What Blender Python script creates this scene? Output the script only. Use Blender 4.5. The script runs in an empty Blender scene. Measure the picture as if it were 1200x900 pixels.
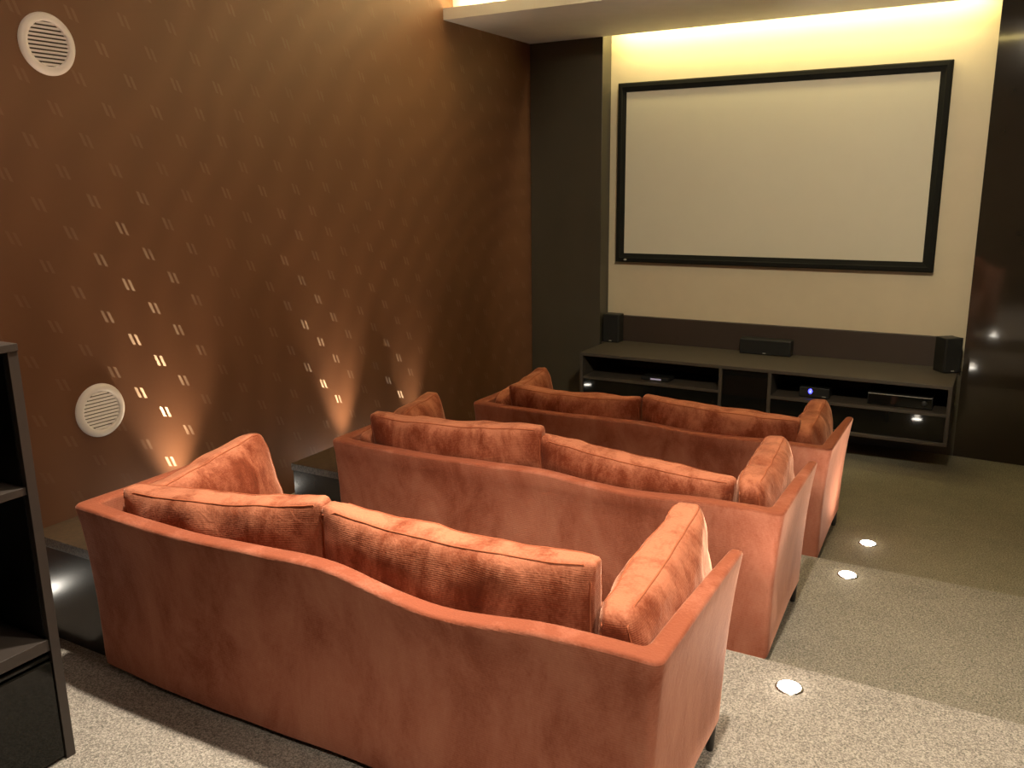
import bpy, bmesh, math, random
from mathutils import Vector, Matrix, noise

scene = bpy.context.scene
col = scene.collection
PI = math.pi
H1 = 0.1254            # one step
H2 = 2 * H1
LEVEL = {1: H2, 2: H1, 3: 0.0}
E1, E2 = -3.723, -2.477  # step edges
RX = 5.0               # right wall
BY = -8.6              # back wall
CZ = 3.36              # main ceiling
SZ = 3.005             # dropped soffit underside
CREAM_Y = 0.17

# ------------------------------------------------------------------ materials
def nodes(name):
    m = bpy.data.materials.new(name); m.use_nodes = True
    nt = m.node_tree
    return m, nt, nt.nodes['Principled BSDF']

def N(nt, t, **kw):
    n = nt.nodes.new(t)
    for k, v in kw.items(): setattr(n, k, v)
    return n

def L(nt, a, b): nt.links.new(a, b)

def math_node(nt, op, a=None, b=None, clamp=False):
    n = N(nt, 'ShaderNodeMath', operation=op); n.use_clamp = clamp
    for i, v in enumerate((a, b)):
        if v is None: continue
        if isinstance(v, (int, float)): n.inputs[i].default_value = v
        else: L(nt, v, n.inputs[i])
    return n.outputs[0]

def plain(name, c, rough=.5, metal=0, spec=.5, var=.12, scale=9, bump=0.0, bscale=120, coat=0):
    m, nt, b = nodes(name)
    tc = N(nt, 'ShaderNodeTexCoord')
    nz = N(nt, 'ShaderNodeTexNoise'); nz.inputs['Scale'].default_value = scale; nz.inputs['Detail'].default_value = 4
    L(nt, tc.outputs['Object'], nz.inputs['Vector'])
    rp = N(nt, 'ShaderNodeValToRGB')
    rp.color_ramp.elements[0].position = .3; rp.color_ramp.elements[1].position = .7
    rp.color_ramp.elements[0].color = (*[x * (1 - var) for x in c], 1)
    rp.color_ramp.elements[1].color = (*[min(1, x * (1 + var)) for x in c], 1)
    L(nt, nz.outputs['Fac'], rp.inputs['Fac']); L(nt, rp.outputs['Color'], b.inputs['Base Color'])
    b.inputs['Roughness'].default_value = rough; b.inputs['Metallic'].default_value = metal
    b.inputs['Specular IOR Level'].default_value = spec
    b.inputs['Coat Weight'].default_value = coat
    if bump:
        n2 = N(nt, 'ShaderNodeTexNoise'); n2.inputs['Scale'].default_value = bscale
        L(nt, tc.outputs['Object'], n2.inputs['Vector'])
        bp = N(nt, 'ShaderNodeBump'); bp.inputs['Strength'].default_value = bump; bp.inputs['Distance'].default_value = .002
        L(nt, n2.outputs['Fac'], bp.inputs['Height']); L(nt, bp.outputs['Normal'], b.inputs['Normal'])
    return m

def emis(name, c, s):
    m, nt, b = nodes(name)
    b.inputs['Base Color'].default_value = (.8, .8, .8, 1)
    b.inputs['Emission Color'].default_value = (*c, 1); b.inputs['Emission Strength'].default_value = s
    return m

def velvet(name, dark, mid, light, rib=1.0, napscale=5.0, ribfreq=150, sheen=.6, painted_top_shade=.20):
    """ribbed chenille velvet with a brushed nap"""
    m, nt, b = nodes(name)
    tc = N(nt, 'ShaderNodeTexCoord')
    mp = N(nt, 'ShaderNodeMapping'); mp.inputs['Scale'].default_value = (1.0, 1.0, .45)
    L(nt, tc.outputs['Object'], mp.inputs['Vector'])
    oi = N(nt, 'ShaderNodeObjectInfo')
    n1 = N(nt, 'ShaderNodeTexNoise', noise_dimensions='4D'); n1.inputs['Scale'].default_value = napscale
    n1.inputs['Detail'].default_value = 7; n1.inputs['Roughness'].default_value = .68; n1.inputs['Distortion'].default_value = .5
    L(nt, mp.outputs[0], n1.inputs['Vector']); L(nt, math_node(nt, 'MULTIPLY', oi.outputs['Random'], 40.0), n1.inputs['W'])
    n2 = N(nt, 'ShaderNodeTexNoise'); n2.inputs['Scale'].default_value = 150; n2.inputs['Detail'].default_value = 2
    L(nt, tc.outputs['Object'], n2.inputs['Vector'])
    sx = N(nt, 'ShaderNodeSeparateXYZ'); L(nt, tc.outputs['Object'], sx.inputs[0])
    ph = math_node(nt, 'MULTIPLY', sx.outputs['Z'], 2 * PI * ribfreq)
    s = math_node(nt, 'SINE', ph)
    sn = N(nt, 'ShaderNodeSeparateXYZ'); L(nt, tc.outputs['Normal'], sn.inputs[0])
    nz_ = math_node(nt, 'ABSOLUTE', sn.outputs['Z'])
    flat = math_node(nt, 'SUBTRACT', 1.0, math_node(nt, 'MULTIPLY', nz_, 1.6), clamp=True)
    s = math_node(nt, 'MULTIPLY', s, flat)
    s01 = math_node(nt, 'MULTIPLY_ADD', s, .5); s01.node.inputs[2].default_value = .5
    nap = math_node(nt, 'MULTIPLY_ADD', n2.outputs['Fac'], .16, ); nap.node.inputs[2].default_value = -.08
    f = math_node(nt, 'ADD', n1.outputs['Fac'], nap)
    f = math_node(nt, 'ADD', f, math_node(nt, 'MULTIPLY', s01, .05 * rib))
    f = math_node(nt, 'SUBTRACT', f, math_node(nt, 'MULTIPLY', nz_, painted_top_shade))  # painted shading by normal: shell tops darkened, cushion tops brightened as if lit
    rp = N(nt, 'ShaderNodeValToRGB'); cr = rp.color_ramp
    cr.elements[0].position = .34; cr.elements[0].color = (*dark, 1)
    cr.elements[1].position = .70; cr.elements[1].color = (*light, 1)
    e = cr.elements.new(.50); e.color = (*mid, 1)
    L(nt, f, rp.inputs['Fac']); L(nt, rp.outputs['Color'], b.inputs['Base Color'])
    b.inputs['Roughness'].default_value = .75; b.inputs['Specular IOR Level'].default_value = .15
    b.inputs['Sheen Weight'].default_value = sheen; b.inputs['Sheen Roughness'].default_value = .32
    b.inputs['Sheen Tint'].default_value = (1, .55, .40, 1)
    hh = math_node(nt, 'ADD', math_node(nt, 'MULTIPLY', s01, .5 * rib), math_node(nt, 'MULTIPLY', n1.outputs['Fac'], 2.0))
    hh = math_node(nt, 'ADD', hh, n2.outputs['Fac'])
    n3 = N(nt, 'ShaderNodeTexNoise'); n3.inputs['Scale'].default_value = 13; n3.inputs['Distortion'].default_value = 1.6; n3.inputs['Detail'].default_value = 3
    L(nt, tc.outputs['Object'], n3.inputs['Vector'])
    hh = math_node(nt, 'ADD', hh, math_node(nt, 'MULTIPLY', n3.outputs['Fac'], 3.2 if sheen > .8 else 1.5))
    bp = N(nt, 'ShaderNodeBump'); bp.inputs['Strength'].default_value = .35; bp.inputs['Distance'].default_value = .003
    L(nt, hh, bp.inputs['Height']); L(nt, bp.outputs['Normal'], b.inputs['Normal'])
    return m

def carpet(name='speckled_carpet', g=1.0, tint=(1, 1, 1)):
    m, nt, b = nodes(name)
    tc = N(nt, 'ShaderNodeTexCoord')
    def nz(sc, det=2):
        n = N(nt, 'ShaderNodeTexNoise'); n.inputs['Scale'].default_value = sc; n.inputs['Detail'].default_value = det
        n.inputs['Roughness'].default_value = .7
        L(nt, tc.outputs['Object'], n.inputs['Vector']); return n
    a = nz(150, 3); c = nz(6); v = N(nt, 'ShaderNodeTexVoronoi'); v.inputs['Scale'].default_value = 240
    L(nt, tc.outputs['Object'], v.inputs['Vector'])
    f = math_node(nt, 'ADD', math_node(nt, 'MULTIPLY', a.outputs['Fac'], .85), math_node(nt, 'MULTIPLY', v.outputs['Distance'], .25))
    f = math_node(nt, 'ADD', f, math_node(nt, 'MULTIPLY', c.outputs['Fac'], .08))
    rp = N(nt, 'ShaderNodeValToRGB'); cr = rp.color_ramp
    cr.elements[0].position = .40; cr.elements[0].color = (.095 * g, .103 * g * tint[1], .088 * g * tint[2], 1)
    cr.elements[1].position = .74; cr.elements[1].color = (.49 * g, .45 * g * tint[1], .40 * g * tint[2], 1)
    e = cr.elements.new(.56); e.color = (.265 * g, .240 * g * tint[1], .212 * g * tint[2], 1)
    L(nt, f, rp.inputs['Fac']); L(nt, rp.outputs['Color'], b.inputs['Base Color'])
    b.inputs['Roughness'].default_value = .8; b.inputs['Specular IOR Level'].default_value = .2
    bp = N(nt, 'ShaderNodeBump'); bp.inputs['Strength'].default_value = .8; bp.inputs['Distance'].default_value = .006
    L(nt, f, bp.inputs['Height']); L(nt, bp.outputs['Normal'], b.inputs['Normal'])
    return m

def wallpaper():
    """brown satin wallpaper with a diagonal lattice of paired metallic dashes"""
    m, nt, b = nodes('brown_satin_wallpaper')
    tc = N(nt, 'ShaderNodeTexCoord')
    sx = N(nt, 'ShaderNodeSeparateXYZ'); L(nt, tc.outputs['Object'], sx.inputs[0])
    Y, Z = sx.outputs['Y'], sx.outputs['Z']
    u = math_node(nt, 'DIVIDE', math_node(nt, 'ADD', Y, 2.298), .1268)
    zz = math_node(nt, 'SUBTRACT', Z, math_node(nt, 'MULTIPLY', math_node(nt, 'ADD', Y, 2.3), .030))
    v = math_node(nt, 'DIVIDE', math_node(nt, 'SUBTRACT', zz, 1.383), .1290)
    # checker lattice: cell coordinates on the 45 degree grid
    a = math_node(nt, 'MULTIPLY', math_node(nt, 'ADD', u, v), .5)
    c = math_node(nt, 'MULTIPLY', math_node(nt, 'SUBTRACT', u, v), .5)
    def fr(x): return math_node(nt, 'SUBTRACT', math_node(nt, 'FRACT', math_node(nt, 'ADD', x, .5)), .5)
    fa, fc = fr(a), fr(c)
    du = math_node(nt, 'ADD', fa, fc); dv = math_node(nt, 'SUBTRACT', fa, fc)   # in units of pitch
    # two bars leaning over: slanted coordinate
    w = math_node(nt, 'ADD', du, math_node(nt, 'MULTIPLY', dv, .38))
    bar = math_node(nt, 'ABSOLUTE', math_node(nt, 'SUBTRACT', math_node(nt, 'ABSOLUTE', w), .105))
    inb = math_node(nt, 'LESS_THAN', bar, .055)
    inh = math_node(nt, 'LESS_THAN', math_node(nt, 'ABSOLUTE', math_node(nt, 'ADD', dv, math_node(nt, 'MULTIPLY', du, .30))), .19)
    mark = math_node(nt, 'MULTIPLY', inb, inh)
    # fine stripes inside each bar
    st = math_node(nt, 'SINE', math_node(nt, 'MULTIPLY', w, 190.0))
    nm = N(nt, 'ShaderNodeTexNoise'); nm.inputs['Scale'].default_value = 3.2; nm.inputs['Detail'].default_value = 2
    L(nt, tc.outputs['Object'], nm.inputs['Vector'])
    return m, nt, b, tc, inb, inh, st, nm, Y, Z

def finish_wallpaper():
    m, nt, b, tc, inb, inh, st, nm, Y, Z = wallpaper()
    mark = math_node(nt, 'MULTIPLY', inb, inh)
    s = math_node(nt, 'MULTIPLY', st, .2); s = math_node(nt, 'ADD', s, .8)
    mark = math_node(nt, 'MULTIPLY', mark, s)
    mark = math_node(nt, 'MULTIPLY', mark, math_node(nt, 'MULTIPLY', nm.outputs['Fac'], 1.1), clamp=True)
    # faint swirling weave
    wv = N(nt, 'ShaderNodeTexWave', wave_type='RINGS'); wv.inputs['Scale'].default_value = 1.3
    wv.inputs['Distortion'].default_value = 9; wv.inputs['Detail'].default_value = 2; wv.inputs['Detail Scale'].default_value = .7
    L(nt, tc.outputs['Object'], wv.inputs['Vector'])
    mix0 = N(nt, 'ShaderNodeMix', data_type='RGBA'); mix0.inputs['A'].default_value = (.150, .064, .031, 1)
    mix0.inputs['B'].default_value = (.168, .073, .036, 1); L(nt, wv.outputs['Fac'], mix0.inputs['Factor'])
    mix = N(nt, 'ShaderNodeMix', data_type='RGBA'); L(nt, mix0.outputs['Result'], mix.inputs['A'])
    foil = mark; mark = math_node(nt, 'MULTIPLY', mark, .015)
    mix.inputs['B'].default_value = (.36, .25, .17, 1); L(nt, mark, mix.inputs['Factor'])
    b.inputs['Metallic'].default_value = .15
    L(nt, mix.outputs['Result'], b.inputs['Base Color'])
    b.inputs['Roughness'].default_value = .52; b.inputs['Specular IOR Level'].default_value = .5
    fn = N(nt, 'ShaderNodeTexNoise'); fn.inputs['Scale'].default_value = 260
    L(nt, tc.outputs['Object'], fn.inputs['Vector'])
    bp = N(nt, 'ShaderNodeBump'); bp.inputs['Strength'].default_value = .15; bp.inputs['Distance'].default_value = .001
    L(nt, fn.outputs['Fac'], bp.inputs['Height'])
    # the foil dashes are embossed: their facets lean toward the floor and the seats
    vm = N(nt, 'ShaderNodeVectorMath', operation='SCALE'); vm.inputs[0].default_value = (0, -.50, -.75)
    va = N(nt, 'ShaderNodeVectorMath', operation='ADD'); L(nt, bp.outputs['Normal'], va.inputs[0]); L(nt, vm.outputs[0], va.inputs[1])
    vn = N(nt, 'ShaderNodeVectorMath', operation='NORMALIZE'); L(nt, va.outputs[0], vn.inputs[0]); L(nt, bp.outputs['Normal'], b.inputs['Normal'])
    gl = N(nt, 'ShaderNodeBsdfGlossy'); gl.inputs['Roughness'].default_value = .34; L(nt, vn.outputs[0], gl.inputs['Normal'])
    gc = N(nt, 'ShaderNodeMix', data_type='RGBA'); gc.inputs['A'].default_value = (0, 0, 0, 1); gc.inputs['B'].default_value = (.070, .056, .043, 1)
    L(nt, foil, gc.inputs['Factor']); L(nt, gc.outputs['Result'], gl.inputs['Color'])
    ad = N(nt, 'ShaderNodeAddShader'); L(nt, b.outputs[0], ad.inputs[0]); L(nt, gl.outputs[0], ad.inputs[1])
    L(nt, ad.outputs[0], nt.nodes['Material Output'].inputs['Surface'])
    return m

M = {
 'wallpaper': finish_wallpaper(),
 'carpet': carpet(), 'carpet_mid_shaded': carpet('speckled_carpet_mid_shaded', .72, (1, 1, .92)), 'carpet_low_shaded': carpet('speckled_carpet_low_shaded', .66, (1, 1, .82)),  # lower steps: falling light painted in as darker, yellower carpet
 'cream': plain('cream_paint', (.62, .53, .37), .6, var=.02),
 'ceil': plain('white_ceiling_paint', (.88, .86, .84), .7, var=.02),
 'pier': plain('dark_olive_laminate', (.058, .050, .034), .38, var=.08, scale=3),
 'gloss': plain('dark_glossy_laminate', (.026, .020, .014), .07, var=.1, scale=3, coat=.3),
 'dull': plain('dim_wall_paint', (.20, .15, .11), .7, var=.05),
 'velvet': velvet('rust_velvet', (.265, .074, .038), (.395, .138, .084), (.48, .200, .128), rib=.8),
 'velvetc': velvet('rust_ribbed_velvet', (.130, .026, .010), (.215, .050, .021), (.46, .165, .092), rib=1.1, napscale=9, ribfreq=190, sheen=1.0, painted_top_shade=-.15),
 'piping': plain('rust_piping', (.36, .105, .048), .8, spec=.2),
 'leg': plain('dark_leg_wood', (.012, .010, .009), .35),
 'tabletop': plain('brown_stone_top', (.050, .030, .015), .5, var=.3, scale=60),
 'edge': plain('mottled_stone_edge', (.10, .09, .08), .3, var=.75, scale=140),
 'tablefront': plain('satin_black_laminate', (.022, .018, .016), .22, var=.05),
 'console': plain('taupe_laminate', (.052, .042, .032), .5, var=.06, scale=4),
 'splash': plain('brown_laminate', (.040, .026, .019), .5, var=.06, scale=4),
 'inside': plain('dark_interior', (.012, .010, .008), .6),
 'drawer': plain('black_gloss_front', (.006, .006, .005), .05, spec=.35),
 'shelfm': plain('grey_brown_board', (.045, .036, .032), .45, var=.06),
 'shelfin': plain('black_board', (.006, .005, .005), .35),
 'black': plain('black_plastic', (.010, .010, .009), .45),
 'cloth': plain('speaker_cloth', (.007, .007, .006), .9, bump=.3),
 'framem': plain('black_frame', (.011, .011, .009), .8, spec=.15),
 'screen': plain('matte_screen', (.60, .56, .45), .9, var=.01),
 'vent': plain('white_plastic', (.90, .85, .82), .4, var=.02),
 'ventin': plain('vent_shadow', (.10, .075, .055), .8),
 'steel': plain('brushed_steel', (.5, .48, .45), .3, metal=1),
 'badge': plain('grey_badge', (.35, .34, .30), .4),
 'lens': emis('white_lamp_lens', (1, .93, .80), 60),
 'blue': emis('blue_led', (.008, .02, 1), 5),
 'bluew': emis('blue_led_core', (.35, .5, 1), 12),
 'dimblue': emis('dim_blue_display', (.05, .06, .35), .35),
 'slot': emis('warm_slot_light', (1, .76, .25), 13),
 'led': emis('warm_led_strip', (1, .82, .35), 6),
}

# ------------------------------------------------------------------ helpers
def obj(name, bm, mat, parent=None, smooth=False, bevel=0, auto=None):
    me = bpy.data.meshes.new(name); bmesh.ops.recalc_face_normals(bm, faces=bm.faces[:]); bm.to_mesh(me); bm.free()
    mats = mat if isinstance(mat, (list, tuple)) else [mat]
    for mm in mats: me.materials.append(mm)
    if smooth:
        for p in me.polygons: p.use_smooth = True
        if auto:
            me.set_sharp_from_angle(angle=math.radians(auto))
    o = bpy.data.objects.new(name, me); col.objects.link(o)
    if parent: o.parent = parent
    if bevel:
        md = o.modifiers.new('bevel', 'BEVEL'); md.width = bevel; md.segments = 2; md.limit_method = 'ANGLE'
    return o

def empty(name, loc, rz=0.0, rot=None):
    o = bpy.data.objects.new(name, None); col.objects.link(o); o.empty_display_size = .1
    o.location = loc; o.rotation_euler = rot or (0, 0, rz); return o

def tag(o, label, cat, group=None, kind=None):
    o['label'] = label; o['category'] = cat
    if group: o['group'] = group
    if kind: o['kind'] = kind
    return o

def struct(o, label, cat):
    o['kind'] = 'structure'; o['label'] = label; o['category'] = cat; return o

def box(bm, x0, x1, y0, y1, z0, z1, mi=0):
    vs = [bm.verts.new((x, y, z)) for z in (z0, z1) for y in (y0, y1) for x in (x0, x1)]
    for f in ((0, 1, 3, 2), (4, 5, 7, 6), (0, 1, 5, 4), (2, 3, 7, 6), (0, 2, 6, 4), (1, 3, 7, 5)):
        bm.faces.new([vs[i] for i in f]).material_index = mi
    return vs

def boxbm(*a):
    bm = bmesh.new(); box(bm, *a); return bm

def tube(bm, pts, r, seg=8, closed=False):
    n = len(pts); rings = []
    for i, p in enumerate(pts):
        p = Vector(p)
        a = Vector(pts[(i - 1) % n]) if (closed or i > 0) else p
        c = Vector(pts[(i + 1) % n]) if (closed or i < n - 1) else p
        d = (c - a).normalized()
        up = Vector((0, 0, 1)) if abs(d.z) < .9 else Vector((1, 0, 0))
        s = d.cross(up).normalized(); t = s.cross(d)
        rr = r[i] if isinstance(r, (list, tuple)) else r
        rings.append([bm.verts.new(p + rr * (math.cos(k * 2 * PI / seg) * s + math.sin(k * 2 * PI / seg) * t)) for k in range(seg)])
    for i in range(n if closed else n - 1):
        A, B = rings[i], rings[(i + 1) % n]
        for k in range(seg): bm.faces.new((A[k], A[(k + 1) % seg], B[(k + 1) % seg], B[k]))
    if not closed:
        bm.faces.new(rings[0]); bm.faces.new(rings[-1][::-1])

def lathe(bm, prof, seg=48, mi=0, cap0=False, cap1=False):
    """profile (r, h) turned about the local z axis"""
    rings = [[bm.verts.new((r * math.cos(k * 2 * PI / seg), r * math.sin(k * 2 * PI / seg), h)) for k in range(seg)] for r, h in prof]
    for A, B in zip(rings, rings[1:]):
        for k in range(seg): bm.faces.new((A[k], A[(k + 1) % seg], B[(k + 1) % seg], B[k])).material_index = mi
    if cap0: bm.faces.new(rings[0]).material_index = mi
    if cap1: bm.faces.new(rings[-1]).material_index = mi

# ------------------------------------------------------------------ the room
struct(obj('floor', boxbm(0, RX, E2, .3, -.3, 0), M['carpet_low_shaded']), 'lowest carpeted floor level in front of the media console', 'floor')
struct(obj('floor', boxbm(0, RX, E1, E2, -.3, H1), M['carpet_mid_shaded']), 'middle carpeted floor step carrying the second sofa', 'floor')
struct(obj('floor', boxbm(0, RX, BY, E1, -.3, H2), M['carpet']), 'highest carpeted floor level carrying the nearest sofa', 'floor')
struct(obj('wall_left', boxbm(-.15, 0, BY - .15, .4, -.3, 3.8), M['wallpaper']), 'brown satin wallpapered wall with rows of small paired dashes', 'wall')
struct(obj('wall_right', boxbm(RX, RX + .15, BY - .15, .4, -.3, 3.8), M['dull']), 'plain brown wall on the right', 'wall')
struct(obj('wall_back', boxbm(0, RX, BY - .15, BY, -.3, 3.8), M['dull']), 'plain brown wall behind the seats', 'wall')
struct(obj('wall_front', boxbm(.645, 3.36, CREAM_Y, .32, -.3, 3.8), M['cream']), 'cream painted wall recess behind the projection screen', 'wall')
struct(obj('trim_1', boxbm(0, .645, 0, .32, -.3, 3.8), M['pier'], bevel=.002), 'dark olive wall panel left of the screen recess', 'wall panel')
bm = bmesh.new(); box(bm, 0, 1.75, 0, .04, -.3, 3.6)
o = obj('trim_2', bm, M['gloss']); o.location = (3.358, 0, 0); o.rotation_euler = (0, 0, -.061)
struct(o, 'dark glossy wall panel right of the cream screen recess', 'wall panel')
struct(obj('ceiling', boxbm(0, RX, BY, -1.13, CZ, CZ + .2), M['ceil']), 'upper white ceiling over the seats', 'ceiling')
# dropped soffit: slab with a lit lip toward the seats and riser behind it
bm = bmesh.new()
box(bm, 0, RX, -1.256, -.0, SZ, SZ + .02)
box(bm, 0, RX, -1.256, -1.236, SZ + .02, SZ + .075)
box(bm, 0, RX, -1.13, -1.10, SZ + .02, CZ + .2)
box(bm, 0, RX, -.02, 0, SZ + .02, SZ + .06)
struct(obj('ceiling', bm, M['ceil']), 'dropped white soffit with a lit lip above the screen', 'ceiling')
struct(obj('ceiling', boxbm(0, RX, -1.1, .32, 3.5, 3.6), M['ceil']), 'ceiling pocket above the screen recess', 'ceiling')
struct(obj('trim_6', boxbm(.645, 3.36, 0, CREAM_Y, -.3, .574), M['pier']), 'dark lower wall panel behind the media console', 'wall panel')
bm = bmesh.new(); box(bm, .1, RX - .1, -1.215, -1.2, SZ + .021, SZ + .03)
struct(obj('trim_3', bm, M['led']), 'warm light strip hidden on the soffit lip', 'light strip')
bm = bmesh.new(); box(bm, .68, 3.33, -.055, -.04, SZ + .021, SZ + .03)
struct(obj('trim_4', bm, M['led']), 'warm light strip hidden above the screen recess', 'light strip')

struct(obj('trim_5', boxbm(2.1, 3.5, -4.60, -4.44, CZ - .015, CZ - .002), M['slot']), 'long warm light slot in the upper ceiling', 'ceiling light')
# ------------------------------------------------------------------ sofas
SW, SD, SH, ST = 2.06, .725, .625, .060
def back_top(t):
    """height offset of the rim along the back, t 0..1 left to right"""
    def g(c, w): return math.exp(-((t - c) / w) ** 2)
    return .014 * g(.49, .10) - .036 * g(.715, .12) - .004 * g(.2, .12)
def back_plan(t):
    def g(c, w): return math.exp(-((t - c) / w) ** 2)
    return -.012 * g(.22, .16) + .004 * g(.55, .1)

def sofa_shell(amp=1.0):
    bm = bmesh.new()
    W, D, T = SW, SD, ST
    st = []   # (outer xy, inner xy, scale of height/thickness for bullnose)
    nose = [(0.0, .035), (.30, .018), (.62, .007), (1.0, 0.0)]
    ro, ri = .028, .02
    # left arm from the front end to the back
    def add(o, i, k=1.0, drop=0.0, b=0): st.append((o, i, k, drop, b))
    ends = []
    for a in (0, 10, 22, 36, 52, 70, 90):
        s = math.sin(math.radians(a)); c = math.cos(math.radians(a)); ends.append((max(.10, s ** .8), .055 * (1 - s), D - .060 + .060 * c))
    # ends: a=0 -> tip
    th = lambda y: T * (1 - .38 * (y / D) ** 1.5)
    for k, dr, y in ends: h = th(y) / 2; add((h - k * h, y), (h + k * h, y), k, dr)
    n = 14
    for j in range(1, n): 
        y = (D - .060) * (1 - j / n) + ro * (j / n) + .0
        add((0, max(y, ro)), (th(y), max(y, T + ri)))
    for j in range(7):
        a = PI + j / 6 * PI / 2
        add((ro + ro * math.cos(a), ro + ro * math.sin(a)), (T + ri + ri * math.cos(a), T + ri + ri * math.sin(a)))
    nb = 60
    for j in range(1, nb):
        t = j / nb; xo = ro + (W - 2 * ro) * t; xi = T + ri + (W - 2 * T - 2 * ri) * t
        add((xo, back_plan(t)), (xi, T + back_plan(t)), 1, -back_top(t) * amp, 1)
    for j in range(7):
        a = 1.5 * PI + j / 6 * PI / 2
        add((W - ro + ro * math.cos(a), ro + ro * math.sin(a)), (W - T - ri + ri * math.cos(a), T + ri + ri * math.sin(a)))
    for j in range(1, n):
        y = ro + (D - .060 - ro) * j / n
        add((W, y), (W - th(y), max(y, T + ri)))
    for k, dr, y in reversed(ends): h = th(y) / 2; add((W - h + k * h, y), (W - h - k * h, y), k, dr)
    rings = []
    for (o, i, k, dr, b) in st:
        o = Vector(o); i = Vector(i); d = i - o; r = d.length / 2; c = (o + i) / 2; dn = d.normalized()
        top = SH - dr
        ring = []
        rr = min(r, .013)
        zs = [.06, .075, .16, .27, .38, .48, .555]
        for z in zs: ring.append((o.x, o.y, min(z, top - .04)))
        for a in (0, 20, 42, 65, 90):
            s = math.sin(math.radians(a)); cc = math.cos(math.radians(a))
            p = o + dn * (rr - rr * cc); ring.append((p.x, p.y, top - .013 + .013 * s))
        for a in (90, 65, 42, 20, 0):
            s = math.sin(math.radians(a)); cc = math.cos(math.radians(a))
            p = i - dn * (rr - rr * cc); ring.append((p.x, p.y, top - .013 + .013 * s))
        for z in (.48, .38, .28, .2): ring.append((i.x, i.y, z))
        out = []
        for q, (x, y, z) in enumerate(ring):
            zt = max(0, min(1, (z - .06) / (SH - .06)))
            yy = y * (1 - .085 * (1 - zt) ** 1.2) if y > .1 else y
            e = (1 - zt)
            if q < 7:                       # outside skin tapers in toward the floor
                f = (1 - y / D)
                e2 = 1 - zt ** 2.6
                yy = yy + .042 * e2 * max(0, min(1, f * 1.4))
                if q == 0: x += .006 * (1 if x < W / 2 else -1) * min(1, abs(x - W / 2) / (W / 2)) ** 6 * k
            x = x + (-.006 * e if x < W / 2 else -.036 * (1 - zt ** 2.6)) * min(1, abs(x - W / 2) / (W / 2)) ** 6
            z = z + (1 - zt) ** 8 * (.022 - .060 * max(0, 1 - y / D * 1.6))
            p = Vector((x, yy, z))
            nn = noise.noise(p * 5.0) * .0035
            p.z += nn if q > 5 else 0; p.y += nn
            out.append(bm.verts.new(p))
        rings.append(out)
    for A, B in zip(rings, rings[1:]):
        for q in range(len(A) - 1):
            bm.faces.new((A[q], B[q], B[q + 1], A[q + 1]))
    bm.faces.new(rings[0]); bm.faces.new(rings[-1][::-1])
    # close the underside skirt
    return bm

def rounded_slab(hx, hy, hz, r, nx, ny, nz):
    """surface lattice of a rounded box, as function results to be displaced"""
    bm = bmesh.new(); grid = {}
    def key(i, j, k): 
        if (i, j, k) not in grid:
            p = Vector((-1 + 2 * i / nx, -1 + 2 * j / ny, -1 + 2 * k / nz))
            q = Vector((p.x * hx, p.y * hy, p.z * hz))
            inn = Vector((max(-hx + r, min(hx - r, q.x)), max(-hy + r, min(hy - r, q.y)), max(-hz + r, min(hz - r, q.z))))
            d = q - inn
            if d.length > 1e-9: q = inn + d.normalized() * min(r, max(abs(d.x), abs(d.y), abs(d.z)))
            grid[(i, j, k)] = bm.verts.new(q)
        return grid[(i, j, k)]
    for i in range(nx):
        for j in range(ny):
            for k in (0, nz): bm.faces.new((key(i, j, k), key(i + 1, j, k), key(i + 1, j + 1, k), key(i, j + 1, k)))
    for i in range(nx):
        for k in range(nz):
            for j in (0, ny): bm.faces.new((key(i, j, k), key(i + 1, j, k), key(i + 1, j, k + 1), key(i, j, k + 1)))
    for j in range(ny):
        for k in range(nz):
            for i in (0, nx): bm.faces.new((key(i, j, k), key(i, j + 1, k), key(i, j + 1, k + 1), key(i, j, k + 1)))
    return bm

def puff(p, Lx, T, H, seed, bulge, sag, wr, corner=-1):
    """cushion deformation: x length, y thickness, z height"""
    u, v, w = p.x / (Lx / 2), p.z / (H / 2), p.y / (T / 2)
    u1, v1 = max(-1, min(1, u)), max(-1, min(1, v))
    b = (1 - abs(u1) ** 2.6) * (1 - abs(v1) ** 2.4)
    p = p.copy()
    kc = 1 - abs(u1) ** 4 * abs(v1) ** 4
    p.y *= (1 - bulge) * (.75 + .25 * kc) + bulge * 1.12 * max(0, b) ** .55
    if corner >= 0:                                  # rounded outline
        p.x *= 1 - corner * abs(v1) ** 7; p.z *= 1 - corner * 1.6 * abs(u1) ** 7
    else:                                            # corners stick out a little
        p.x *= 1 - .014 * (1 - v1 * v1); p.z *= 1 - .025 * (1 - u1 * u1)
    if v > 0: p.z -= sag * (1 - u1 * u1) * max(0, v1)
    # crinkles across the gusset and soft dents elsewhere
    s = Vector((seed * 3.1, seed * 1.7, seed * .9))
    e = max(abs(u1), abs(v1)) ** 6
    g = noise.noise(Vector((p.x * 16, p.y * 5, p.z * 16)) + s)
    h = noise.noise(Vector((p.x * 7, p.y * 7, p.z * 7)) + s)
    p.z += wr * (e * .004 * g + .008 * h) * (1 if v > 0 else .3)
    p.x += wr * e * .003 * g
    p.y += wr * (.007 * h + .003 * noise.noise(p * 16 + s)) * max(-1, min(1, w))
    return p

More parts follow.
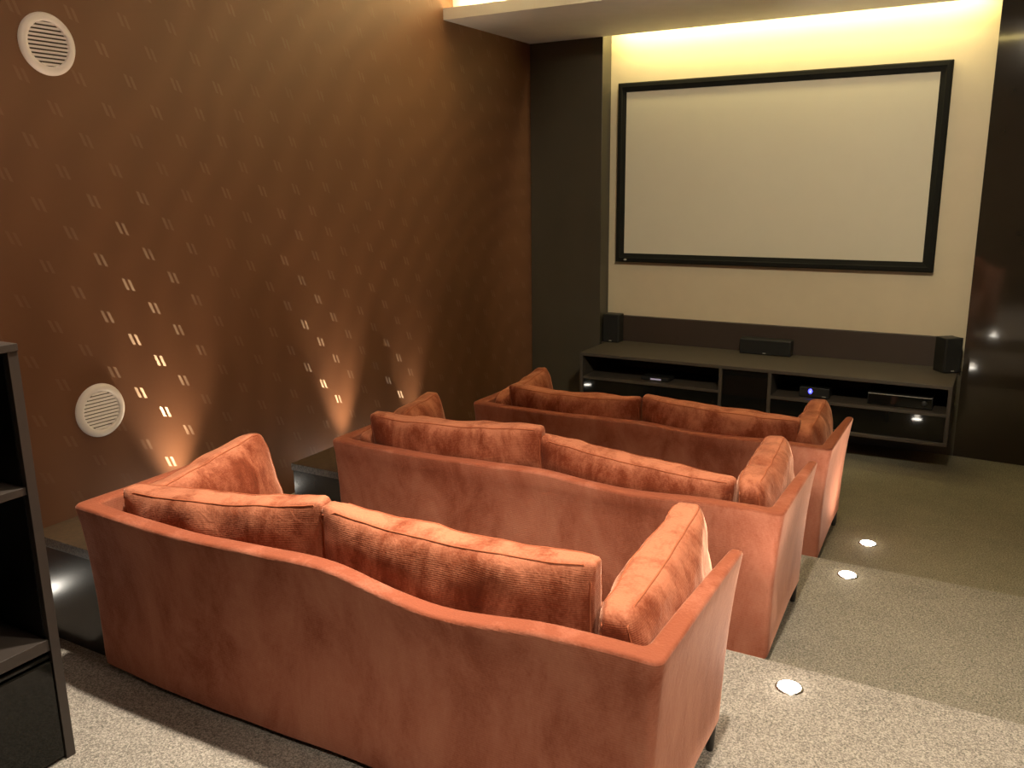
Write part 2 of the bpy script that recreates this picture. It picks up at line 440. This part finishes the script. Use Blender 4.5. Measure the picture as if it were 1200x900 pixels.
def cushion(name, Lx, T, H, seed, bulge=.68, sag=0.0, wr=1.0, r=.022, corner=-1):
    root_bm = rounded_slab(Lx / 2, T / 2, H / 2, r, 44, 12, 26)
    for v in root_bm.verts: v.co = puff(v.co, Lx, T, H, seed, bulge, sag, wr, corner)
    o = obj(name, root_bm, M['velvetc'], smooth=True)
    # piping round both faces
    for side in (-1, 1):
        pts = []; k = .30 * r
        X, Z, Yv = Lx / 2 - k, H / 2 - k, side * (T / 2 - k)
        cr = r * 1.0
        def seg(a, b, n): 
            for q in range(n): pts.append(Vector(a).lerp(Vector(b), q / n))
        seg((-X + cr, Yv, -Z), (X - cr, Yv, -Z), 24); seg((X, Yv, -Z + cr), (X, Yv, Z - cr), 14)
        seg((X - cr, Yv, Z), (-X + cr, Yv, Z), 24); seg((-X, Yv, Z - cr), (-X, Yv, -Z + cr), 14)
        pts = [puff(p, Lx, T, H, seed, bulge, sag, wr, corner) for p in pts]
        bm = bmesh.new(); tube(bm, pts, .0026, 6, True)
        obj('piping', bm, M['piping'], o, smooth=True)
    return o

def make_sofa(k, x, y, rz, label):
    root = empty('sofa', (x, y, LEVEL[k]), rz)
    tag(root, label, 'sofa', 'rust velvet sofas in three tiers')
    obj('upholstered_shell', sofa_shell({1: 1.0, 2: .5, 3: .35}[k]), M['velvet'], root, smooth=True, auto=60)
    bm = rounded_slab((SW - .08) / 2, (SD - .15) / 2, .095, .02, 12, 6, 4)
    for v in bm.verts: v.co += Vector((SW / 2, .050 + (SD - .15) / 2, .170))
    obj('seat_base', bm, M['velvet'], root, smooth=True, auto=60)
    iw = (SW - 2 * ST) / 2 - .002
    for s in (0, 1):
        bm = rounded_slab(iw / 2, (SD - ST - .085) / 2, .062, .03, 20, 14, 6)
        for v in bm.verts:
            b = (1 - (v.co.x / (iw / 2)) ** 4) * (1 - (v.co.y / .31) ** 4)
            v.co.z += (.018 * max(0, b) if v.co.z > 0 else 0)
            v.co += Vector((ST + .002 + iw / 2 + s * (iw + .004), ST + .004 + (SD - ST - .085) / 2, .325))
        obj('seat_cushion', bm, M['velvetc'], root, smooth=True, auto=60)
    for lx, ly in ((.075, .085), (SW - .075, .085), (.075, SD - .125), (SW - .055, SD - .110)):
        bm = bmesh.new(); lathe(bm, [(.011, 0), (.014, .02), (.017, .085)], 16, cap0=True, cap1=True)
        o = obj('leg', bm, M['leg'], root, smooth=True, auto=40); o.location = (lx, ly, 0)
    return root

POS = {1: (.910, -4.925, .004), 2: (.886, -3.627, .0150), 3: (.838, -2.317, .001)}
names = {1: 'rust velvet sofa nearest the camera on the highest floor level',
         2: 'rust velvet sofa in the middle row between two others',
         3: 'rust velvet sofa in the front row closest to the screen'}
for k in (1, 2, 3): make_sofa(k, *POS[k], names[k])

def place(o, k, x, y, z, tilt=0, roll=0, yaw=0):
    """local sofa coordinates -> world"""
    sx, sy, a = POS[k]
    c, s = math.cos(a), math.sin(a)
    o.location = (sx + x * c - y * s, sy + x * s + y * c, LEVEL[k] + z)
    m = Matrix.Rotation(a + yaw, 3, 'Z') @ Matrix.Rotation(roll, 3, 'Y') @ Matrix.Rotation(tilt, 3, 'X')
    o.rotation_euler = m.to_euler()

G = 'loose rust velvet cushions on the sofas'
# back cushions: (sofa, x centre, length, top z left, top z right, rear top y, tilt, yaw, sag, label)
backs = [
 (1, .592, .85, .685, .775, .100, 7, 2.0, .012, 'long rust cushion leaning on the left back of the nearest sofa'),
 (1, 1.415, .85, .765, .765, .120, 5, 1.0, .018, 'long ribbed rust cushion on the right back of the nearest sofa, brightly lit top edge'),
 (2, .610, .87, .750, .785, .100, 6, 2.5, .008, 'long rust cushion leaning on the left back of the middle sofa'),
 (2, 1.425, .85, .745, .690, .110, 10, -3.0, .006, 'low slumped rust cushion on the right back of the middle sofa'),
 (3, .620, .84, .735, .750, .090, 8, -1.0, .014, 'long rust cushion on the left back of the sofa closest to the screen'),
 (3, 1.455, .84, .765, .730, .090, 8, 1.0, .004, 'long rust cushion on the right back of the sofa closest to the screen'),
]
for q, (k, xc, ln, zl, zr, yr, ti, yw, sag, lab) in enumerate(backs):
    H, T = .42, .165
    o = cushion('back_cushion', ln, T, H, q + 1, sag=sag)
    roll = -math.atan2(zr - zl, ln); t = math.radians(ti)
    zc = (zl + zr) / 2 - H / 2 * math.cos(t); yc = yr + T * .32 / 2 * math.cos(t) + H / 2 * math.sin(t)
    place(o, k, xc, yc, zc, t, roll, math.radians(yw))
    tag(o, lab, 'cushion', G)
# arm cushions: (sofa, side, x centre, y centre, z centre, lean, pitch, yaw, length, label)
arms = [
 (1, 1, 1.908, .425, .515, -5, 5, 2, .66, 'rust cushion against the right arm of the nearest sofa, wrinkled bright edge'),
 (1, -1, .165, .430, .495, -8, 9, 0, .62, 'rust cushion against the left arm of the nearest sofa, creased and lit'),
 (2, 1, 1.903, .440, .515, -5, 4, 2, .62, 'rust cushion against the right arm of the middle sofa'),
 (2, -1, .155, .400, .505, -8, 8, 0, .60, 'rust cushion against the left arm of the middle sofa'),
 (3, 1, 1.903, .400, .520, -5, 4, 2, .58, 'rust cushion against the right arm of the sofa closest to the screen'),
 (3, -1, .155, .400, .505, -8, 8, 0, .60, 'rust cushion against the left arm of the sofa closest to the screen'),
]
for q, (k, sd, xc, yc, zc, lean, pit, yw, ln, lab) in enumerate(arms):
    o = cushion('arm_cushion', ln, .165, .37, q + 11, bulge=.60, wr=1.6, corner=(.02 if sd < 0 else (.035 if k == 1 else .075)))
    sx, sy, a = POS[k]; c, s = math.cos(a), math.sin(a)
    o.location = (sx + xc * c - yc * s, sy + xc * s + yc * c, LEVEL[k] + zc)
    # length along y, leaning toward the arm (top outward), pitched along y
    m = Matrix.Rotation(a + math.radians(yw), 3, 'Z') @ Matrix.Rotation(math.radians(pit), 3, 'X') @ Matrix.Rotation(math.radians(-lean), 3, 'Y').inverted() @ Matrix.Rotation(PI / 2, 3, 'Z')
    o.rotation_euler = m.to_euler()
    tag(o, lab, 'cushion', G)

# ------------------------------------------------------------------ side tables
def side_table(x0, x1, y0, y1, z0, h, label):
    r = empty('side_table', ((x0 + x1) / 2, (y0 + y1) / 2, z0)); w, d = (x1 - x0) / 2, (y1 - y0) / 2
    tag(r, label, 'side table', 'low box side tables by the left wall')
    obj('body', boxbm(-w + .006, w - .006, -d + .006, d - .006, 0, h - .036), M['tablefront'], r, bevel=.002)
    bm = bmesh.new(); box(bm, -w, w, -d, d, h - .036, h)
    for f in bm.faces:
        f.material_index = 0 if abs(f.calc_center_median().z - h) < 1e-4 else 1
    obj('table_top', bm, [M['tabletop'], M['edge']], r, bevel=.0015)
side_table(.50, .905, -4.84, -4.28, H2, .412, 'low dark box side table left of the nearest sofa, glare on its front')
side_table(.50, .872, -3.50, -2.95, H1, .412, 'low dark box side table left of the middle sofa')

# ------------------------------------------------------------------ media console
CX0, CX1, CY0, CY1, CB, CT = .700, 3.330, -.50, .14, .195, .600
r = empty('media_console', ((CX0 + CX1) / 2, CY0, CB))
tag(r, 'long dark wall-hung media console with open shelves below the screen', 'console')
ox, oy, oz = r.location
def lb(x0, x1, y0, y1, z0, z1): return boxbm(x0 - ox, x1 - ox, y0 - oy, y1 - oy, z0 - oz, z1 - oz)
t = .024
D1, D2 = 1.822, 2.175
bm = bmesh.new()
def lbx(*a): box(bm, a[0] - ox, a[1] - ox, a[2] - oy, a[3] - oy, a[4] - oz, a[5] - oz)
lbx(CX0, CX1, CY0, -.002, CT - t, CT); lbx(.66, 3.345, -.002, CY1, CT - t, CT)
obj('top', bm, M['console'], r, bevel=.0015)
obj('bottom', lb(CX0, CX1, CY0, -.01, CB, CB + t), M['console'], r, bevel=.0015)
for a in (CX0, CX1 - t): obj('side', lb(a, a + t, CY0, -.01, CB + t, CT - t), M['console'], r, bevel=.0015)
for a in (D1 - t / 2, D2 - t / 2): obj('divider', lb(a, a + t, CY0 + .004, -.01, CB + t, CT - t), M['console'], r, bevel=.0015)
for a, b in ((CX0 + t, D1 - t / 2), (D2 + t / 2, CX1 - t)):
    obj('shelf', lb(a, b, CY0 + .004, -.01, .392, .412), M['console'], r, bevel=.001)
    m_ = (a + b) / 2
    obj('drawer', lb(a + .002, b - .002, CY0 + .012, CY0 + .032, CB + t + .002, .390), M['drawer'], r, bevel=.001)
obj('door', lb(D1 + t / 2 + .002, D2 - t / 2 - .002, CY0 + .014, CY0 + .032, CB + t + .002, CT - t - .002), M['drawer'], r, bevel=.001)
obj('back_panel', lb(CX0, CX1, -.01, -.001, CB, CT - t), M['inside'], r)
obj('backsplash', lb(.648, 3.340, .125, CREAM_Y, CT, .812), M['splash'], r, bevel=.0015)

# ------------------------------------------------------------------ projection screen
SX0, SX1, SZ0, SZ1, SY = .7335, 3.110, 1.262, 2.664, .10
r = empty('projection_screen', ((SX0 + SX1) / 2, CREAM_Y, SZ0))
tag(r, 'wide black-framed projection screen mounted on the cream wall', 'projection screen')
w, h = (SX1 - SX0) / 2, SZ1 - SZ0; fw = .072; d0, d1 = SY - CREAM_Y, -.002
bm = bmesh.new()
prof = [(0, d1), (0, d0 + .012), (.008, d0), (.034, d0 - .002), (.040, d0 + .004), (fw, d0 + .010), (fw, d1)]
rings = []
for off, yy in prof:
    rings.append([bm.verts.new(p) for p in ((-w + off, yy, off), (w - off, yy, off), (w - off, yy, h - off), (-w + off, yy, h - off))])
for i in range(len(rings)):
    A, B = rings[i], rings[(i + 1) % len(rings)]
    for k in range(4): bm.faces.new((A[k], A[(k + 1) % 4], B[(k + 1) % 4], B[k]))
obj('frame', bm, M['framem'], r)
obj('screen_surface', boxbm(-w + fw - .004, w - fw + .004, d0 + .012, d0 + .022, fw - .004, h - fw + .004), M['screen'], r)
bm = bmesh.new(); lathe(bm, [(.013, 0), (.013, .003), (.009, .005)], 20, cap0=True, cap1=True)
for v in bm.verts: v.co = Vector((v.co.x, -v.co.z, v.co.y * .55))
o = obj('badge', bm, M['badge'], r); o.location = (-w + .088, d0 - .0005, .020)

# ------------------------------------------------------------------ speakers and devices
def speaker(x, y, z, w, d, h, rz, label, name='speaker', drv=(('v', .34, .040), ('v', .74, .018)), cat='speaker', group=None):
    r = empty(name, (x, y, z), rz); tag(r, label, cat, group)
    obj('cabinet', boxbm(-w / 2, w / 2, -d / 2 + .012, d / 2, 0, h), M['black'], r, bevel=.006)
    obj('grille', boxbm(-w / 2 + .004, w / 2 - .004, -d / 2, -d / 2 + .011, .004, h - .004), M['cloth'], r, bevel=.004)
    bm = bmesh.new(); box(bm, -.011, .011, -d / 2 - .002, -d / 2, .012, .018)
    obj('badge', bm, M['badge'], r)
    return r
SG = 'small black speakers on the console'
speaker(.740, .060, CT, .145, .115, .235, 0, 'small black upright speaker at the left end of the console', group=SG)
speaker(3.262, -.010, CT, .125, .125, .240, math.radians(38), 'small black upright speaker at the right end of the console, turned inward', group=SG)
speaker(2.010, .065, CT, .385, .115, .118, 0, 'wide low black centre speaker in the middle of the console top', name='centre_speaker', group=SG)

def device(name, x, y, z, w, d, h, label, cat):
    r = empty(name, (x, y, z)); tag(r, label, cat)
    obj('case', boxbm(-w / 2, w / 2, -d / 2, d / 2, .006, h), M['black'], r, bevel=.003)
    for sx in (-1, 1):
        obj('foot', boxbm(sx * w * .4 - .01, sx * w * .4 + .01, -d * .35, -d * .35 + .02, 0, .006), M['leg'], r)
    return r
r = device('receiver', 3.02, -.31, .412, .40, .26, .085, 'wide black receiver on the right shelf of the console', 'receiver')
obj('front_panel', boxbm(-.195, .195, -.134, -.130, .012, .080), M['drawer'], r, bevel=.001)
obj('trim_strip', boxbm(-.195, .195, -.136, -.1305, .080, .083), M['badge'], r)
bm = bmesh.new(); lathe(bm, [(.018, 0), (.018, .012), (.014, .015)], 24, cap1=True)
for v in bm.verts: v.co = Vector((v.co.x, -v.co.z, v.co.y))
o = obj('knob', bm, M['black'], r, smooth=True, auto=40); o.location = (.15, -.134, .045)
r = device('media_player', 2.47, -.34, .412, .20, .18, .075, 'small black box with a glowing blue light on the right console shelf', 'media player')
bm = bmesh.new(); lathe(bm, [(.014, 0), (.014, .002), (.008, .005)], 20, cap1=True)
for v in bm.verts: v.co = Vector((v.co.x, -v.co.z, v.co.y * 1.3))
o = obj('blue_light', bm, M['blue'], r); o.location = (-.025, -.090, .047)
bm = bmesh.new(); bmesh.ops.create_icosphere(bm, subdivisions=2, radius=.0018)
o2 = obj('light_core', bm, M['bluew'], o); o2.location = (.002, -.005, -.002)
obj('badge', boxbm(.055, .080, -.092, -.090, .014, .018), M['badge'], r)
r = device('set_top_box', 1.30, -.36, .412, .22, .15, .034, 'flat black box with a dim blue display on the left console shelf', 'set-top box')
obj('display', boxbm(-.035, .050, -.077, -.075, .012, .024), M['dimblue'], r)

# ------------------------------------------------------------------ wall vents
def vent(y, z, rz, label):
    r = empty('wall_vent', (0, y, z), rot=(0, PI / 2, 0)); tag(r, label, 'vent', 'round white wall vents')
    R = .124
    bm = bmesh.new(); lathe(bm, [(.089, .001), (.089, .012), (.094, .017), (.108, .017), (.118, .012), (R, .002), (R, .0)], 64)
    obj('flange', bm, M['vent'], r, smooth=True, auto=50)
    bm = bmesh.new(); lathe(bm, [(.001, .0015), (.0895, .0015)], 64, cap0=True)
    obj('duct_screen', bm, M['ventin'], r)
    bm = bmesh.new(); n = 11
    for k in range(n):
        zz = -.080 + .160 * k / (n - 1); hw = math.sqrt(max(0, .0895 ** 2 - zz ** 2))
        # local x is world -z, local y is world y, local z is world x
        vs = box(bm, -SLW, SLW, -hw, hw, -.0007, .0007)
        for v in vs:
            q = Matrix.Rotation(math.radians(SLAT), 3, 'Y') @ v.co
            v.co = Vector((q.x + zz, q.y, q.z + .008))
    obj('slats', bm, M['vent'], r)
    return r
SLAT = 18; SLW = .0048
vent(-4.200, 2.483, 0, 'round white slatted vent high on the brown wall')
SLAT = -30; SLW = .0060
vent(-4.166, .912, 0, 'round white slatted vent low on the brown wall')

# ------------------------------------------------------------------ bookcase
BXF, BXB, BY1, BY0, BT = 1.258, .86, -5.228, -6.35, 1.500
r = empty('bookcase', ((BXF + BXB) / 2, (BY0 + BY1) / 2, H2)); ox, oy, oz = r.location
tag(r, 'tall dark open bookcase cut off by the left edge', 'bookcase')
t = .028
obj('side_panel', lb(BXB, BXF, BY1 - t, BY1, H2, BT - .02), M['shelfm'], r, bevel=.001)
obj('side_panel', lb(BXB, BXF, BY0, BY0 + t, H2, BT - .02), M['shelfm'], r, bevel=.001)
obj('divider', lb(BXB, BXF - .01, -5.80, -5.78, .64, BT - .02), M['shelfm'], r)
obj('top', lb(BXB, BXF + .004, BY0, BY1, BT - .02, BT), M['shelfm'], r, bevel=.001)
obj('back_panel', lb(BXB, BXB + .012, BY0 + t, BY1 - t, H2, BT - .02), M['shelfin'], r)
for z0, z1 in ((1.080, 1.102), (.605, .640)):
    bm = lb(BXB + .012, BXF - .006, BY0 + t, BY1 - t, z0, z1)
    obj('shelf', bm, M['shelfm'], r, bevel=.001)
obj('lining', lb(BXB + .02, BXF - .02, BY1 - t - .003, BY1 - t, .64, BT - .02), M['shelfin'], r)
for y0, y1 in ((-5.785, BY1 - t - .003), (BY0 + t + .003, -5.79)):
    d = obj('door', lb(BXF - .024, BXF - .004, y0, y1, H2 + .012, .572), M['drawer'], r, bevel=.002)
    bm = lb(BXF - .030, BXF - .008, y0, y1, .580, .592)
    obj('handle_rail', bm, M['drawer'], r, bevel=.003)

# ------------------------------------------------------------------ floor spotlights
def floor_light(x, y, z, label, group='round spotlights recessed in the floor'):
    r = empty('floor_spotlight', (x, y, z)); tag(r, label, 'floor light', group)
    bm = bmesh.new(); lathe(bm, [(.038, .0005), (.038, .004), (.043, .004), (.046, .0005)], 32)
    obj('ring', bm, M['steel'], r, smooth=True, auto=40)
    bm = bmesh.new(); lathe(bm, [(.0375, .0025), (.025, .006), (.004, .008)], 32, cap1=True)
    obj('lens', bm, M['lens'], r, smooth=True)
floor_light(3.05, -3.861, H2, 'glowing floor spotlight nearest the camera, on the highest level beside the near sofa')
floor_light(3.05, -2.608, H1, 'glowing floor spotlight on the middle step beside the middle sofa')
floor_light(3.05, -1.880, 0, 'glowing floor spotlight on the lowest level beside the front sofa')
WL = [(-3.79, H2), (-2.53, H1), (-1.80, 0), (-5.06, H2)]
wl = ['floor spotlight by the left wall behind the nearest side table, casting the first glow', 'floor spotlight by the left wall casting the middle glow', 'floor spotlight by the left wall casting the glow closest to the screen', 'floor spotlight by the left wall beside the bookcase, mirrored in the nearest side table']
for (y, z), lab in zip(WL, wl): floor_light(.16, y, z, lab)

# ------------------------------------------------------------------ lights
def lamp(kind, name, loc, energy, color, target=None, **kw):
    l = bpy.data.lights.new(name, kind); l.energy = energy; l.color = color
    for k, v in kw.items(): setattr(l, k, v)
    o = bpy.data.objects.new(name, l); col.objects.link(o); o.location = loc
    if target is not None:
        o.rotation_euler = (Vector(target) - Vector(loc)).to_track_quat('-Z', 'Y').to_euler()
    return o
WARM = (1, .80, .58); NEUT = (1, .86, .68)
SP = dict(spot_size=math.radians(95), spot_blend=.8, shadow_soft_size=.035)
# ceiling downlights, then two added wall fills
lamp('SPOT', 'downlight', (3.10, -4.58, 3.33), 400, NEUT, (3.1, -4.5, 0), **SP)
lamp('SPOT', 'downlight', (1.75, -4.58, 3.33), 430, NEUT, (1.6, -4.75, 0), spot_size=math.radians(62), spot_blend=.9, shadow_soft_size=.05)
lamp('SPOT', 'downlight', (2.95, -3.00, 3.33), 35, WARM, (2.95, -3.0, 0), **SP)
lamp('SPOT', 'downlight', (1.35, -3.00, 3.33), 28, WARM, (1.35, -3.0, 0), **SP)
lamp('SPOT', 'downlight', (4.3, -6.2, 3.33), 300, NEUT, (3.4, -4.9, .4), spot_size=math.radians(62), spot_blend=.9, shadow_soft_size=.05)
lamp('SPOT', 'added_wall_fill', (3.2, -4.1, 3.33), 470, (1, .88, .66), (1.98, 0, 1.65), spot_size=math.radians(54), spot_blend=.45, shadow_soft_size=.12)  # added fill spot that brightens the screen and cream wall
lamp('SPOT', 'added_wall_fill', (2.6, -5.1, 3.33), 85, (1, .80, .62), (0, -4.5, 1.5), spot_size=math.radians(72), spot_blend=1.0, shadow_soft_size=.08)  # added fill spot that lifts the left wall and its vents
# uplights along the left wall
for (y, z), e, sz in zip(WL, (75, 95, 55, 35), (60, 50, 44, 46)):
    lamp('SPOT', 'wall_uplight', (.125, y, z + .02), e, (1, .74, .48), (.03, y, z + 1.3), spot_size=math.radians(sz), spot_blend=1.0, shadow_soft_size=.03)
# glow of the right-hand floor spots
for y, z in ((-3.861, H2), (-2.608, H1), (-1.88, 0)):
    lamp('SPOT', 'floor_glow', (3.05, y, z + .012), 34, NEUT, (3.05, y, 3), spot_size=math.radians(130), spot_blend=.9, shadow_soft_size=.03)
for y, z in ((-3.861, H2), (-2.608, H1), (-1.88, 0)):
    lamp('POINT', 'floor_halo', (3.05, y, z + .035), .28, NEUT, shadow_soft_size=.02)
# cove lights
o = lamp('AREA', 'cove_light', (RX / 2, -1.19, SZ + .05), 70, (1, .80, .36), (RX / 2, -1.45, SZ + .9), shape='RECTANGLE', size=RX - .2, size_y=.03)
o = lamp('AREA', 'cove_light', (2.0, .03, SZ + .10), 27, (1, .83, .38), (2.0, .16, SZ - .12), shape='RECTANGLE', size=2.6, size_y=.04)
w = bpy.data.worlds.new('world'); scene.world = w; w.use_nodes = True
w.node_tree.nodes['Background'].inputs[0].default_value = (1, .75, .5, 1); w.node_tree.nodes['Background'].inputs[1].default_value = .03

# ------------------------------------------------------------------ camera
cam = bpy.data.cameras.new('camera'); co = bpy.data.objects.new('camera', cam); col.objects.link(co); scene.camera = co
cam.sensor_width = 36; cam.lens = 1005.07 / 1200 * 36; cam.clip_start = .05
yaw, pitch, roll = .519, .2291, -.0121
cy, sy, cp, sp = math.cos(yaw), math.sin(yaw), math.cos(pitch), math.sin(pitch)
F = Vector((-sy * cp, cy * cp, -sp)); R0 = Vector((cy, sy, 0)); U0 = R0.cross(F)
R2 = math.cos(roll) * R0 + math.sin(roll) * U0; U2 = -math.sin(roll) * R0 + math.cos(roll) * U0
co.matrix_world = Matrix.Translation((3.5247, -6.5328, 1.8983)) @ Matrix((R2, U2, -F)).transposed().to_4x4()
scene.view_settings.view_transform = 'Standard'
scene.view_settings.exposure = 0.0
scene.cycles.max_bounces = 8
scene.cycles.sample_clamp_indirect = 4
